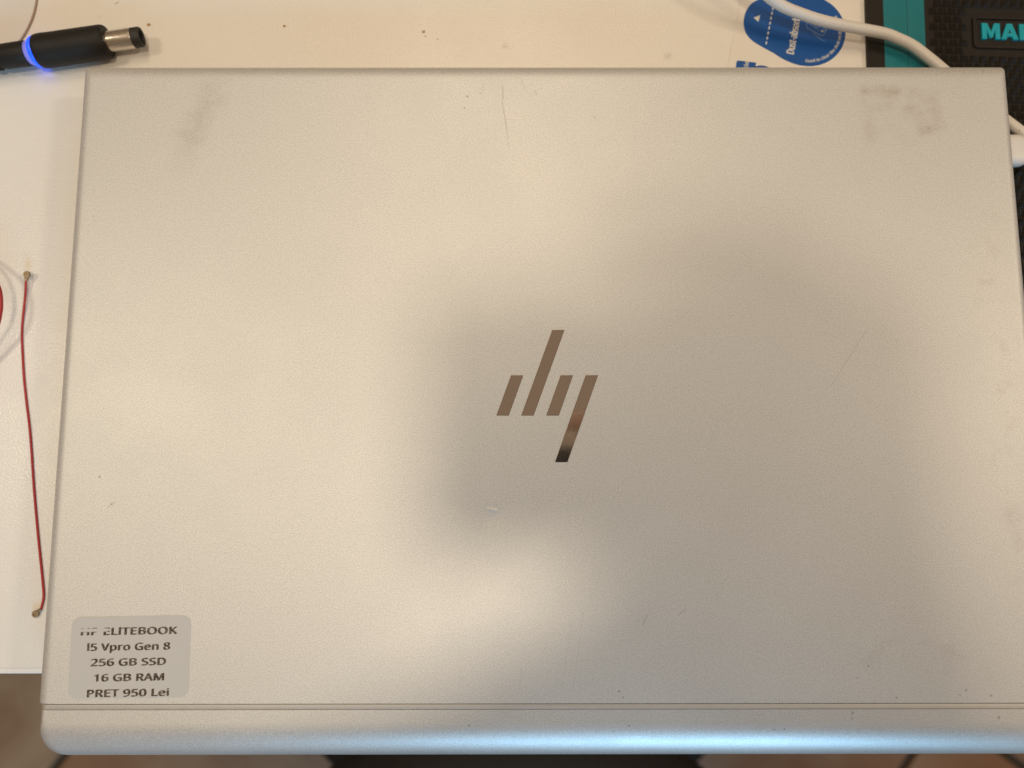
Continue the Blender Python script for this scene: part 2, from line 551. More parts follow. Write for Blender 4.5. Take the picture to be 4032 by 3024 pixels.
# rounded hinge cover
bm = bmesh.new()
loops = []
def hinge_loop(ix, iyt, iyb, z, r):
    r = 0.0072 * (1 - iyb / 0.0136) + 0.0006
    return [(x, y, z) for x, y in rr_loop(-X - 0.0004 + ix, X + 0.0004 - ix, -0.1172 + iyb, -0.10075 - iyt, [0.0004, 0.0004, r, r], 12)]
for k in range(6):
    a = R(90) * (1 - k / 6)
    loops.append(hinge_loop(0.003 * (1 - math.cos(a)), 0.0, 0.006 * (1 - math.cos(a)), 0.0085 - 0.0055 * math.sin(a), 0.0075))
for k in range(17):
    a = R(90) * k / 16
    loops.append(hinge_loop(0.0032 * (1 - math.cos(a)), 0.0, 0.0120 * (1 - math.cos(a)), 0.0085 + (ZT - 0.0085) * math.sin(a), 0.0075))
loops.append(hinge_loop(0.0040, 0.0004, 0.0126, ZT, 0.0062))
loft(bm, loops)
weighted(bmobj('hinge_cover', bm, M['silver'], lap, 35))
# base, tapering towards its underside
bm = bmesh.new()
loops = []
for i, z in ((0.017, 0.0018), (0.013, 0.0022), (0.004, 0.0066), (0.0012, 0.0086), (0.0006, 0.0100), (0.0006, 0.0112), (0.0016, 0.0120)):
    loops.append([(x, y, z) for x, y in rr_loop(-X + i, X - i, -0.1000 + i * .3, YT - i, [0.004] * 4)])
loft(bm, loops)
bmobj('base', bm, M['silver'], lap, 35)
for sx in (-1, 1):
    for y in (-0.072, 0.085):
        bm = bmesh.new()
        rbox(bm, sx * 0.125 - 0.012, sx * 0.125 + 0.012, y - 0.003, y + 0.003, -0.0024 if sx < 0 else -0.0012, 0.0021, 0.0028, 0.0005)
        bmobj('rubber_foot', bm, M['rubber'], lap, 40)
# logo: four slanted mirror bars set into the lid
bars = [[(-12.3, 6.6), (-8.2, 6.6), (-13.1, -6.9), (-17.2, -6.9)], [(1.65, 22.1), (5.8, 22.1), (-4.8, -6.9), (-8.9, -6.9)],
        [(4.35, 6.6), (8.5, 6.6), (3.6, -6.9), (-0.55, -6.9)], [(12.75, 6.6), (16.9, 6.6), (6.35, -22.4), (2.2, -22.4)]]
for bpts in bars:
    bm = bmesh.new()
    poly_sheet(bm, [(x * MM, y * MM) for x, y in reversed(bpts)], ZT + 0.00008, 0.0004)
    rim = bmobj('logo_bar', bm, M['logo_edge'], lap)
    bm = bmesh.new()
    cx = sum(x for x, y in bpts) / 4; cy = sum(y for x, y in bpts) / 4
    ins = []
    for x, y in bpts:
        sx = 1 if x > cx + (y - cy) * 0.355 else -1
        sy = 1 if y > cy else -1
        ins.append(((x - sx * 0.13 - sy * 0.04) * MM, (y - sy * 0.13) * MM))
    poly_sheet(bm, list(reversed(ins)), ZT + 0.00016, 0.0004)
    bmobj('mirror_face', bm, M['chrome'], rim)

# price label
lab_bm = bmesh.new()
lw, lh = 38.4 * MM / 2, 25.4 * MM / 2
LC, LA = (-0.1346, -0.0844), R(0.9)
loops = []
for i, z in ((0.0, 0.0), (0.0, 0.00007), (0.00006, 0.00010)):
    loops.append([(x, y, z) for x, y in rr_loop(-lw + i, lw - i, -lh + i, lh - i, [0.0028] * 4, 8)])
loft(lab_bm, loops)
label = bmobj('price_label', lab_bm, M['paper_label'], lap)
label.location = (LC[0], LC[1], ZT)
label.rotation_euler = (0, 0, LA)
label['label'] = 'grey white printed price label with worn first line'
rows = [('HP ELITEBOOK', 31.1, 0.0, -77.45, -135.2), ('I5 Vpro Gen 8', 26.7, 0.0, -82.3, -135.1), ('256 GB SSD', 24.2, 0.0, -87.05, -135.0),
        ('16 GB RAM', 22.5, 0.0, -91.8, -134.6), ('PRET 950 Lei', 26.2, 0.0, -96.55, -134.7)]
for s, wd, _, yb, xc in rows:
    bm = text_bm(s.replace('I', 'l'), 0.00385, 0.040, 1.0, 0.0, 'LEFT', 1.04)     # plain upright for the capital I
    for v in bm.verts:
        v.co.y = min(v.co.y, 0.00385 * 0.722)
    xs = [v.co.x for v in bm.verts]
    x0, x1 = min(xs), max(xs)
    k = wd * MM / (x1 - x0)
    lx, ly = (xc * MM - LC[0]), (yb * MM - LC[1])
    for v in bm.verts:
        v.co.x = (v.co.x - (x0 + x1) / 2) * k + lx
        v.co.y = v.co.y + ly
        v.co.z += 0.00013
    if s.startswith('HP'):
        # the middle of the first letters has been rubbed away
        xa = lx - wd * MM / 2 + 8.7 * MM
        for co, no in (((0, ly + 0.00105, 0), (0, 1, 0)), ((0, ly + 0.00208, 0), (0, 1, 0)), ((xa, 0, 0), (1, 0, 0))):
            bmesh.ops.bisect_plane(bm, geom=bm.verts[:] + bm.edges[:] + bm.faces[:], plane_co=co, plane_no=no)
        dead = [f for f in bm.faces if f.calc_center_median().x < xa and ly + 0.00105 < f.calc_center_median().y < ly + 0.00208]
        bmesh.ops.delete(bm, geom=dead, context='FACES')
    me = bpy.data.meshes.new('printed_line')
    bm.to_mesh(me); bm.free()
    link('printed_line', me, M['print'], label)

# ------------------------------------------------------------------ barrel charging plug
A0, A1 = Vector((-0.1984, 0.1300, 0.0062)), Vector((-0.1531, 0.1371, 0.0062))
AD = (A1 - A0).normalized()
plug = empty('charging_plug', (-0.178, 0.1332, 0))
tag(plug, 'black barrel charging plug with lit blue ring and metal tip beside laptop corner', 'plug')
def pl(name, prof, mat, sm=40, seg=48):
    bm = bmesh.new()
    lathe(bm, [(s * MM, r * MM) for s, r in prof], A0 - plug.location, AD, seg)
    return bmobj(name, bm, mat, plug, sm)
b = []
s = -40.0
b += [(-46, 2.6), (-40, 2.7)]
for k in range(9):      # ribbed strain relief
    s0 = -38 + k * 3.75
    rr = 2.9 + 0.19 * k
    b += [(s0, rr), (s0 + 2.3, rr + 0.15), (s0 + 2.5, rr - 0.35), (s0 + 3.4, rr - 0.35)]
b += [(-3.6, 4.45), (2.0, 4.5), (5.0, 4.52), (5.7, 4.35), (6.0, 3.9)]
pl('strain_relief', b, M['black_plastic'])
pl('blue_collar', [(5.2, 3.6), (5.6, 4.15), (7.4, 4.6), (8.2, 4.7)], M['blue_collar'], 60)
pl('light_ring', [(7.6, 4.4), (7.7, 5.1), (8.3, 5.45), (9.3, 5.75), (9.6, 5.5)], M['blue_ring'], 60)
pl('grip', [(8.9, 4.6), (9.1, 5.45), (9.8, 5.95), (11.0, 6.15), (13.0, 6.2), (15.5, 6.1), (24, 6.12), (34, 6.12), (34.9, 5.9), (35.4, 5.5), (35.5, 3.0)], M['black_plastic'], 40)
pl('metal_barrel', [(34.8, 3.68), (44.6, 3.68), (45.0, 3.62), (45.0, 3.2)], M['nickel'], 40)
bm = bmesh.new()
lathe(bm, [(s * MM, r * MM) for s, r in [(44.4, 2.6), (44.7, 3.60), (47.7, 3.58), (48.1, 3.35), (48.15, 2.75), (47.9, 2.55), (40.5, 2.5), (40.4, 0.3)]], A0 - plug.location, AD, 48)
bmobj('insulator_tip', bm, M['rubber'], plug, 40)
bm = bmesh.new()
pth = catmull([A0 + AD * -0.044, A0 + AD * -0.06 + Vector((0, 0, -.001)), Vector((-0.29, 0.105, 0.0030)), Vector((-0.36, 0.06, 0.0028)), Vector((-0.42, 0.08, 0.0028))])
tube(bm, [q - plug.location for q in pth], 0.0025, 14)
bmobj('cord', bm, M['black_plastic'], plug, 60)

# ------------------------------------------------------------------ round white dish at the corner
dish = empty('round_dish', (-0.2300, 0.1572, 0))
tag(dish, 'white round plastic dish with thin painted shadow line round its edge behind the charging plug', 'dish')
bm = bmesh.new()
lathe(bm, [(0.0001, 0.034), (0.0006, 0.0346), (0.0009, 0.0345), (0.0009, 0.030), (0.0007, 0.020), (0.0006, 0.0005)], (0, 0, 0), (0, 0, 1), 96)
bmobj('dish_body', bm, M['white_plastic'], dish, 30)
bm = bmesh.new()
lathe(bm, [(0.0, 0.0335), (0.0, 0.0350), (0.0006, 0.03503), (0.0007, 0.0346)], (0, 0, 0), (0, 0, 1), 96, False)
bmobj('rim', bm, M['brown_gap_shade'], dish, 40)  # brown ring paints in the thin shadow gap at the dish edge

# ------------------------------------------------------------------ red antenna lead lying by the laptop
ant = empty('antenna_lead', (-0.185, -0.01, 0))
tag(ant, 'thin red antenna lead with gold connectors lying along laptop edge', 'wire')
rp = [(-189.6, 44.6, 2.2), (-190.0, 38.8, 1.3), (-190.7, 30.6, .55), (-190.7, 26.3, .45), (-190.2, 20.7, .45), (-188.7, 9.4, .45), (-187.2, .9, .45), (-184.7, -12.2, .45),
      (-182.0, -30.7, .45), (-179.3, -47.2, .45), (-176.4, -63.3, .5), (-175.7, -68.7, .5), (-176.3, -72.6, .5)]
bm = bmesh.new()
tube(bm, [Vector((x, y, z)) * MM - ant.location for x, y, z in catmull(rp, 6)], 0.00041, 10)
bmobj('wire', bm, M['red'], ant, 60)
def snap_connector(c, d, dz, flat):
    """coax snap connector: crimp, neck and a small round cap"""
    c = Vector(c) * MM
    d = Vector((*d, dz)).normalized()
    bm = bmesh.new()
    tube(bm, [c - ant.location, c + d * 0.0006 - ant.location, c + d * 0.0012 - ant.location], lambda q: 0.00052 + 0.00012 * q, 8)
    e = c + d * 0.0024
    sd = Vector((-d.y, d.x, 0)).normalized()
    up = d.cross(sd)
    ax = up if flat else sd
    q = e - ant.location
    lathe(bm, [(-0.00055, 0.0011), (-0.0005, 0.00122), (0.0003, 0.00122), (0.00045, 0.0011), (0.00045, 0.0007), (0.0002, 0.0006), (0.0002, 0.00025), (0.0005, 0.0002), (0.0005, 0.00002)], q, ax, 20)
    # neck wings
    m = Matrix((d, sd, up)).transposed().to_4x4()
    m.translation = c + d * 0.0012 - ant.location
    b2 = bmesh.new()
    box(b2, 0, 0.0010, -0.00075, 0.00075, -0.0004, 0.00035)
    b2.transform(m)
    me = bpy.data.meshes.new('tmp'); b2.to_mesh(me); b2.free()
    bm.from_mesh(me); bpy.data.meshes.remove(me)
    return bmobj('connector', bm, M['brass'], ant, 40)
snap_connector((-189.5, 44.4, 2.2), (0.12, 1), 0.15, True)
snap_connector((-176.2, -72.5, .75), (-0.75, -0.75), 0.0, True)

# thicker red wire loop arching in from the left
loop = empty('red_wire_loop', (-0.2, 0.034, 0))
tag(loop, 'thicker red wire looping above the desk at left edge', 'wire')
bm = bmesh.new()
lp = catmull([(-260, 30, .8), (-235, 52, 2.5), (-212, 55, 7), (-199, 47.5, 9.5), (-194.2, 40.5, 10.2), (-192.9, 35.2, 10), (-193.2, 30, 9.5), (-195.2, 24.5, 8.5), (-205, 10, 4), (-225, -12, .9), (-255, -25, .8)], 10)
tube(bm, [q * MM - loop.location for q in lp], 0.00078, 14)
bmobj('wire', bm, M['red'], loop, 60)

# ------------------------------------------------------------------ printed sticker card
card = empty('sticker_card', (0.0771, 0.1290, 0))
tag(card, 'white sticker card printed with blue dust removal sticker lying behind laptop', 'card')
CO = Vector((0.0740, 0.1425, 0))
ue = Vector((0.215, 0.977, 0)).normalized()       # along the left edge, away from the viewer
re_ = Vector((0.977, -0.215, 0)).normalized()
bm = bmesh.new()
o = Vector((0.0710, 0.1290, 0))
q = [o - ue * 0.045, o - ue * 0.045 + re_ * 0.066, o + ue * 0.050 + re_ * 0.066, o + ue * 0.050]
poly_sheet(bm, [((p_ - card.location).x, (p_ - card.location).y) for p_ in q], 0.00028, 0.00022)
bmobj('card_sheet', bm, M['paper'], card)
BC = Vector((0.1024, 0.1438, 0))
au = Vector((-0.974, 0.224, 0)).normalized()
an = Vector((-0.224, -0.974, 0)).normalized()
half = [(24.9, 0), (24.75, 2.2), (24.0, 4.7), (22.5, 7.0), (19.7, 9.1), (15.3, 10.75), (11.2, 12.05), (8.0, 13.35), (4.3, 14.35), (0.8, 14.7)]
half += [(14.6 * math.cos(R(a)), 14.6 * math.sin(R(a))) for a in range(95, 180, 7)]
hc = catmull([(u_, v_, 0) for u_, v_ in [(24.75, -2.2)] + half + [(-14.6, -1)]], 4)[4:-4]
ring = [(p_.x, p_.y) for p_ in hc if p_.y >= 0]
ring = ring + [(u_, -v_) for u_, v_ in reversed(ring) if v_ > 0.3]
def onloc(u_, v_):
    p_ = BC + au * u_ * MM + an * v_ * MM - card.location
    return (p_.x, p_.y)
bm = bmesh.new()
poly_sheet(bm, [onloc(u_, v_) for u_, v_ in ring], 0.00033, 0.00004)
blue = bmobj('blue_sticker', bm, M['blue_print'], card)
ZP = 0.00037
def place_text(bm, origin, direction, z, name, mat, parent, warp=None):
    d = Vector(direction).normalized()
    n_ = Vector((-d.y, d.x, 0))
    for v in bm.verts:
        if warp:
            x, y = warp(v.co.x, v.co.y)
            v.co = Vector((x, y, z + v.co.z))
        else:
            p_ = Vector(origin) + d * v.co.x + n_ * v.co.y - card.location
            v.co = Vector((p_.x, p_.y, z + v.co.z))
    me = bpy.data.meshes.new(name)
    bm.to_mesh(me); bm.free()
    return link(name, me, mat, parent)
place_text(text_bm('Dust-absorber', 0.0050, 0.035, 0.66, spacing=1.02), (0.0965, 0.1338, 0), ue, ZP, 'title_lettering', M['white_print'], blue)
RT = 0.01305
def arc(x, y):
    a = R(-97) + x / RT
    r = RT - y
    p_ = BC - card.location
    return p_.x + r * math.cos(a), p_.y + r * math.sin(a)
place_text(text_bm('Used to clear the dust on the screen', 0.0022, 0.03, 0.90, spacing=1.05), None, (1, 0, 0), ZP, 'curved_lettering', M['white_print'], blue, arc)
bm = bmesh.new()
poly_sheet(bm, [(x * MM - card.location.x, y * MM - card.location.y) for x, y in ((81.7, 149.1), (83.5, 147.4), (84.4, 150.2))], ZP)
link_me = bmobj('arrow_mark', bm, M['white_print'], blue)
for k in range(9):
    c = Vector((0.0862, 0.1387, 0)).lerp(Vector((0.0889, 0.1509, 0)), k / 6)
    bm = bmesh.new()
    pts = [c + ue * a * 0.00062 + re_ * b_ * 0.00027 - card.location for a, b_ in ((-1, -1), (-1, 1), (1, 1), (1, -1))]
    poly_sheet(bm, [(p_.x, p_.y) for p_ in pts], ZP)
    bmobj('dash_mark', bm, M['white_print'], blue)
# line drawing of a phone and a hand
def stroke(pts, wd, closed=False):
    bm = bmesh.new()
    P2 = [Vector((x * MM, y * MM, 0)) - card.location for x, y in pts]
    if closed: P2.append(P2[0])
    for a, b_ in zip(P2, P2[1:]):
        d = (b_ - a)
        if d.length < 1e-7: continue
        d.normalize()
        n_ = Vector((-d.y, d.x, 0)) * wd * MM / 2
        a2, b2 = a - d * wd * MM / 4, b_ + d * wd * MM / 4
        vs = [bm.verts.new((v.x, v.y, ZP)) for v in (a2 + n_, a2 - n_, b2 - n_, b2 + n_)]
        bm.faces.new(vs)
    return bm
stroke_list = [([(102.0, 146.2), (102.2, 144.9), (107.6, 141.6), (108.4, 142.0), (111.0, 146.2), (110.6, 147.2), (105.8, 150.2), (104.8, 150.0)], True, .22),
               ([(103.4, 146.2), (107.6, 143.4), (109.6, 146.6), (105.4, 149.4)], True, .14),
               ([(104.6, 147.4), (104.7, 146.2), (105.6, 145.3), (106.8, 145.1), (107.5, 145.6)], False, .2),
               ([(104.4, 143.2), (104.9, 142.2), (106.4, 141.0), (107.6, 139.9), (109.0, 139.6)], False, .16),
               ([(108.6, 143.6), (109.4, 144.2), (109.1, 144.9), (110.2, 145.4)], False, .3)]
for pts, cl, wd in stroke_list:
    bmobj('drawn_line', stroke(pts, wd, cl), M['pale_print'], blue)
bm = bmesh.new()
poly_sheet(bm, [(0.10795 + 0.00042 * math.cos(R(a)) - card.location.x, 0.1435 + 0.00042 * math.sin(R(a)) - card.location.y) for a in range(0, 360, 30)], ZP)
bmobj('drawn_dot', bm, M['white_print'], blue)
# second small blue sticker, mostly under the laptop
so = Vector((0.0745, 0.1316, 0))
def tagloc(a, b_):
    p_ = so + Vector((0.992, -0.125, 0)) * a * MM + Vector((0.125, 0.992, 0)) * b_ * MM - card.location
    return (p_.x, p_.y)
bm = bmesh.new()
poly_sheet(bm, [tagloc(a, b_) for a, b_ in rr_loop(0, 7.5, -24, 0, [0.15, 0.9, 0.9, 0.9], 5)], 0.00033, 0.00004)
small = bmobj('small_blue_sticker', bm, M['blue_print'], card)
place_text(text_bm('Guide sticker', 0.0030, 0.02, 0.60, align='RIGHT'), (0.0793, 0.1313, 0), ue, ZP, 'small_lettering', M['white_print'], small)
bm = bmesh.new()
poly_sheet(bm, [(0.0838 + 0.006 * math.cos(R(a)) - card.location.x, 0.1235 + 0.006 * math.sin(R(a)) - card.location.y) for a in range(0, 360, 10)], 0.00033, 0.00004)
bmobj('round_blue_sticker', bm, M['blue_print'], card)

# ------------------------------------------------------------------ studded black and teal mat
MT = 0.0018
mat_o = empty('tool_mat', (0.1240, 0.1273, 0.0004), (0, 0, R(-1.7)))
tag(mat_o, 'black studded rubber mat with teal stripe and raised teal letters under laptop', 'mat')
H = MT - 0.0004
YA, YB = -0.150, 0.110
bm = bmesh.new(); box(bm, 0.0, 0.0066, YA, YB, 0, H); bmobj('border', bm, M['mat_black'], mat_o)
for x0, x1, z in ((0.0066, 0.01566, H + 0.00012), (0.01578, 0.0224, H + 0.00010)):
    bm = bmesh.new(); rbox(bm, x0, x1, YA, YB, 0, z, 0.0002, 0.00015, 2); bmobj('teal_stripe', bm, M['teal'], mat_o, 40)
bm = bmesh.new(); box(bm, 0.0156, 0.0158, YA, YB, 0, H - 0.0001); bmobj('stripe_groove', bm, M['mat_black'], mat_o)
bm = bmesh.new(); box(bm, 0.0224, 0.160, YA, YB, 0, H); bmobj('studded_field', bm, M['mat_black'], mat_o)
def tolocal(x, y):
    a = R(1.7)
    dx, dy = x * MM - 0.1240, y * MM - 0.1273
    return dx * math.cos(a) - dy * math.sin(a), dx * math.sin(a) + dy * math.cos(a)
# name plate recess: a raised frame round the letters
px0, py0 = tolocal(165.0, 148.6)
_, py1 = tolocal(164.4, 135.6)
bm = bmesh.new()
outer = rr_loop(px0, px0 + 0.075, py1, py0, [0.0016] * 4, 6)
inner = rr_loop(px0 + 0.0011, px0 + 0.0739, py1 + 0.0011, py0 - 0.0011, [0.0010] * 4, 6)
loft(bm, [[(x, y, H - 0.0001) for x, y in outer], [(x + (0.0002 if x < px0 + .03 else -.0002), y, H + 0.00075) for x, y in outer], [(x, y, H + 0.00075) for x, y in inner], [(x, y, H - 0.0001) for x, y in inner]], False, False)
bmobj('name_plate_frame', bm, M['mat_black'], mat_o, 40)
ox, oy = tolocal(168.1, 139.1)
HL = 6.4
glyphs = [[(0, 0), (0, HL), (2.1, HL), (3.45, 2.9), (4.8, HL), (6.9, HL), (6.9, 0), (5.1, 0), (5.1, 3.9), (4.0, 0.6), (2.9, 0.6), (1.8, 3.9), (1.8, 0)],
          [(7.25, 0), (9.6, HL), (11.6, HL), (13.9, 0), (11.9, 0), (11.5, 1.2), (9.65, 1.2), (9.25, 0)],
          [(14.35, 0), (14.35, HL), (16.2, HL), (16.2, 0)]]
bm = bmesh.new()
for g_ in glyphs:
    vs = [bm.verts.new((ox + x * MM, oy + y * MM, H + 0.0009)) for x, y in g_]
    f = bm.faces.new(vs)
    e_ = bmesh.ops.extrude_face_region(bm, geom=[f])
    for v in e_['geom']:
        if isinstance(v, bmesh.types.BMVert):
            v.co.z -= 0.0010
bmesh.ops.triangulate(bm, faces=[f for f in bm.faces if len(f.verts) > 4])
bmobj('raised_lettering', bm, M['teal_bright'], mat_o)
bm = bmesh.new()          # dark counter of the A, sunk between its strokes
vs = [bm.verts.new((ox + x * MM, oy + y * MM, H + 0.00093)) for x, y in ((10.1, 2.5), (11.05, 2.5), (10.57, 4.2))]
bm.faces.new(vs)
bmobj('letter_counter', bm, M['mat_black'], mat_o)
PX, PY = 0.0037, 0.0032
stud_me = None
rest = bmesh.new()
def stud_into(bm, cx, cy):
    w2, h2, z = PX * 0.5, PY * 0.5, H - 0.00005
    b0 = [(cx - w2, cy - h2), (cx + w2, cy - h2), (cx + w2 * .82, cy + h2 * .9), (cx - w2 * .82, cy + h2 * .9)]
    t0 = (cx, cy + h2 * 0.15)
    vb = [bm.verts.new((x, y, z)) for x, y in b0]
    tp = [bm.verts.new((t0[0] + (x - cx) * 0.05, t0[1] + (y - cy) * 0.05, H + 0.0017)) for x, y in b0]
    for i in range(4):
        bm.faces.new((vb[i], vb[(i + 1) % 4], tp[(i + 1) % 4], tp[i]))
    bm.faces.new(tp)
ny = int((YB - YA) / PY)
for r_ in range(ny):
    cy = YA + PY * (r_ + 0.5)
    for c_ in range(36):
        cx = 0.0224 + 0.0014 + PX * (c_ + 0.5 + (0.5 if r_ % 2 else 0))
        if cx > 0.157: continue
        if px0 - 0.0012 < cx + PX / 2 and cx - PX / 2 < px0 + 0.0762 and py1 - 0.0012 < cy + PY / 2 and cy - PY / 2 < py0 + 0.0012: continue
        wx, wy = 0.1240 + cx, 0.1273 + cy
        near = (wx < 0.192 and 0.124 < wy < 0.159) or (0.168 < wx < 0.186 and 0.03 < wy <= 0.124)
        if wx < 0.166 and wy < 0.112: continue          # pressed flat and hidden below the laptop
        if near:
            if stud_me is None:
                b2 = bmesh.new(); stud_into(b2, 0, 0)
                so_ = bmobj('stud', b2, M['mat_black'], mat_o)
                stud_me = so_.data
            else:
                so_ = bpy.data.objects.new('stud', stud_me)
                COL.objects.link(so_); so_.parent = mat_o
            so_.location = (cx, cy, 0)
        else:
            stud_into(rest, cx, cy)
tag(bmobj('far_studs', rest, M['mat_black'], mat_o), kind='stuff')

# ------------------------------------------------------------------ white cable and its plug
wc = empty('white_cable', (0.12, 0.14, 0))
tag(wc, 'thick white cable curving over sticker card and teal stripe behind laptop', 'cable')
cp = [(-70, 420, 2.2), (-40, 370, 2.2), (-8, 310, 10), (18, 258, 26), (40, 215, 33), (58, 178, 26), (72, 158.5, 18.5), (81.0, 150.2, 14.5), (88.2, 146.3, 12.2), (96.4, 143.7, 10.8), (104.8, 141.6, 9.8), (116.0, 139.9, 8.6), (127.6, 138.4, 7.4), (133.4, 136.7, 6.7), (139.2, 134.1, 6.1),
      (144.8, 129.8, 5.7), (150.4, 124.9, 5.4), (161, 114.5, 5.4), (173.3, 103.2, 6.2), (181, 94.6, 8.0), (192, 82, 9.5), (206, 76, 9.8), (216, 82, 10), (213, 90.2, 10), (200, 91, 9.8), (186, 90.9, 9.8)]
bm = bmesh.new()
tube(bm, [q * MM - wc.location for q in catmull(cp, 10)], 0.00205, 20)
bmobj('cord', bm, M['white_cord'], wc, 60)
bm = bmesh.new()
rbox(bm, -0.007, 0.0074, -0.0059, 0.0059, -0.0031, 0.0031, 0.0046, 0.0028, 6)
pb = bmobj('plug_body', bm, M['white_plastic'], wc, 40)
pb.location = Vector((0.1694, 0.0909, 0.0098)) - wc.location

# ------------------------------------------------------------------ crumbs on the desk
def crumb(x, y, sx, sy, sz, mat, label, rot=0.0):
    bm = bmesh.new()
    bmesh.ops.create_icosphere(bm, subdivisions=2, radius=1.0)
    for v in bm.verts:
        k_ = 1 + 0.35 * mnoise.noise(v.co * 1.7 + Vector((x, y, 0)))
        v.co = Vector((v.co.x * sx * k_, v.co.y * sy * k_, max(v.co.z * sz * 0.5 * k_, -sz * 0.25))) * MM
    o = bmobj('crumb', bm, M[mat], None, 60)
    o.location = (x * MM, y * MM, sz * 0.25 * MM)
    o.rotation_euler = (0, 0, rot)
    tag(o, label, 'crumb', 'specks on the desk')
crumb(-151.6, 146.2, .75, .60, .4, 'crumb', 'brown crumb just beyond the metal tip of the plug')
crumb(-99.4, 145.7, .55, .45, .35, 'crumb', 'tiny olive brown crumb on bare desk between plug and cable')
crumb(-45.7, 143.4, .60, .55, .35, 'grey_crumb', 'largest grey speck on the desk behind laptop middle')
crumb(-45.0, 141.5, .28, .25, .2, 'grey_crumb', 'smaller grey speck touching just below the largest grey speck')
crumb(-40.3, 140.2, .28, .22, .2, 'grey_crumb', 'dot sized grey speck nearest the laptop back edge')
crumb(-164.5, 155.2, 1.0, .14, .12, 'crumb', 'hair thin brown splinter at top of desk above plug', 0.5)

# ------------------------------------------------------------------ black stool below the desk edge
chair = empty('swivel_stool', (-0.008, -0.52, -0.74))
tag(chair, 'black swivel stool blurred far below the front of laptop', 'stool')
bm = bmesh.new()
loops = []
def sup(a, b, e, z, cy, n=48):
    out = []
    for k in range(n):
        t_ = 2 * math.pi * k / n
        c_, s_ = math.cos(t_), math.sin(t_)
        out.append((a * math.copysign(abs(c_) ** (2 / e), c_), cy + b * math.copysign(abs(s_) ** (2 / e), s_), z))
    return out
for i, z in ((0.04, 0.405), (0.008, 0.415), (0.0, 0.435), (0.006, 0.455), (0.03, 0.468), (0.09, 0.474)):
    loops.append(sup(0.215 - i, 0.255 - i, 2.4, z, 0.07))
loft(bm, loops)
bmobj('seat', bm, M['fabric'], chair, 50)
bm = bmesh.new()
lathe(bm, [(0.05, 0.03), (0.10, 0.045), (0.14, 0.03), (0.15, 0.024), (0.40, 0.024), (0.406, 0.10)], (0, 0, 0), (0, 0, 1), 24)
bmobj('gas_column', bm, M['black_plastic'], chair, 40)
for a in (42, 138, 222, 318):
    d = Vector((math.cos(R(a)), math.sin(R(a)), 0))
    bm = bmesh.new()
    tube(bm, [d * 0.03 + Vector((0, 0, .105)), d * 0.15 + Vector((0, 0, .095)), d * 0.30 + Vector((0, 0, .078)), d * 0.36 + Vector((0, 0, .07))], lambda q: 0.026 - 0.012 * q, 12)
    leg = bmobj('base_leg', bm, M['black_plastic'], chair, 60)
    bm = bmesh.new()
    n_ = Vector((-d.y, d.x, 0))
    for s_ in (-1, 1):
        lathe(bm, [(-.009, .022), (-.008, .027), (.008, .027), (.009, .022)], d * 0.35 + n_ * 0.014 * s_ + Vector((0, 0, .027)), n_, 20)
    lathe(bm, [(.03, .006), (.075, .006)], d * 0.35, (0, 0, 1), 10)
    bmobj('caster', bm, M['black_plastic'], leg, 40)

# ------------------------------------------------------------------ the photographer's phone and the photographer, who shade the lid
ph = empty('smartphone', cam.location, cam.rotation_euler)
tag(ph, 'black smartphone held flat above the laptop to take the picture', 'phone')
bm = bmesh.new()
rbox(bm, -0.013, 0.136, -0.052, 0.0235, 0.0045, 0.0130, 0.009, 0.003, 4)
bmobj('phone_body', bm, M['phone_black'], ph, 40)
bm = bmesh.new()
lathe(bm, [(0.0030, 0.0060), (0.0030, 0.0085), (0.0036, 0.0092), (0.0050, 0.0092)], (0, 0, 0), (0, 0, 1), 32)
bmobj('lens_ring', bm, M['phone_black'], ph, 40)
bm = bmesh.new()
rbox(bm, -0.011, 0.134, -0.050, 0.0215, 0.0129, 0.0132, 0.007, 0.0001, 2)
bmobj('screen', bm, M['glass_dark'], ph, 40)

def skin_figure(name, joints, edges, root):
    names = list(joints)
    me = bpy.data.meshes.new(name)
    me.from_pydata([joints[n_][0] for n_ in names], [(names.index(a), names.index(b_)) for a, b_ in edges], [])
    o = bpy.data.objects.new(name, me)
    COL.objects.link(o)
    o.modifiers.new('Skin', 'SKIN')
    sv = me.skin_vertices[0].data
    for i, n_ in enumerate(names):
        r_ = joints[n_][1]
        sv[i].radius = r_ if isinstance(r_, tuple) else (r_, r_)
        sv[i].use_root = (n_ == root)
    s_ = o.modifiers.new('Subdivision', 'SUBSURF')
    s_.levels = 2
    s_.render_levels = 2
    dg = bpy.context.evaluated_depsgraph_get()
    m2 = bpy.data.meshes.new_from_object(o.evaluated_get(dg))
    bpy.data.objects.remove(o, do_unlink=True)
    return m2

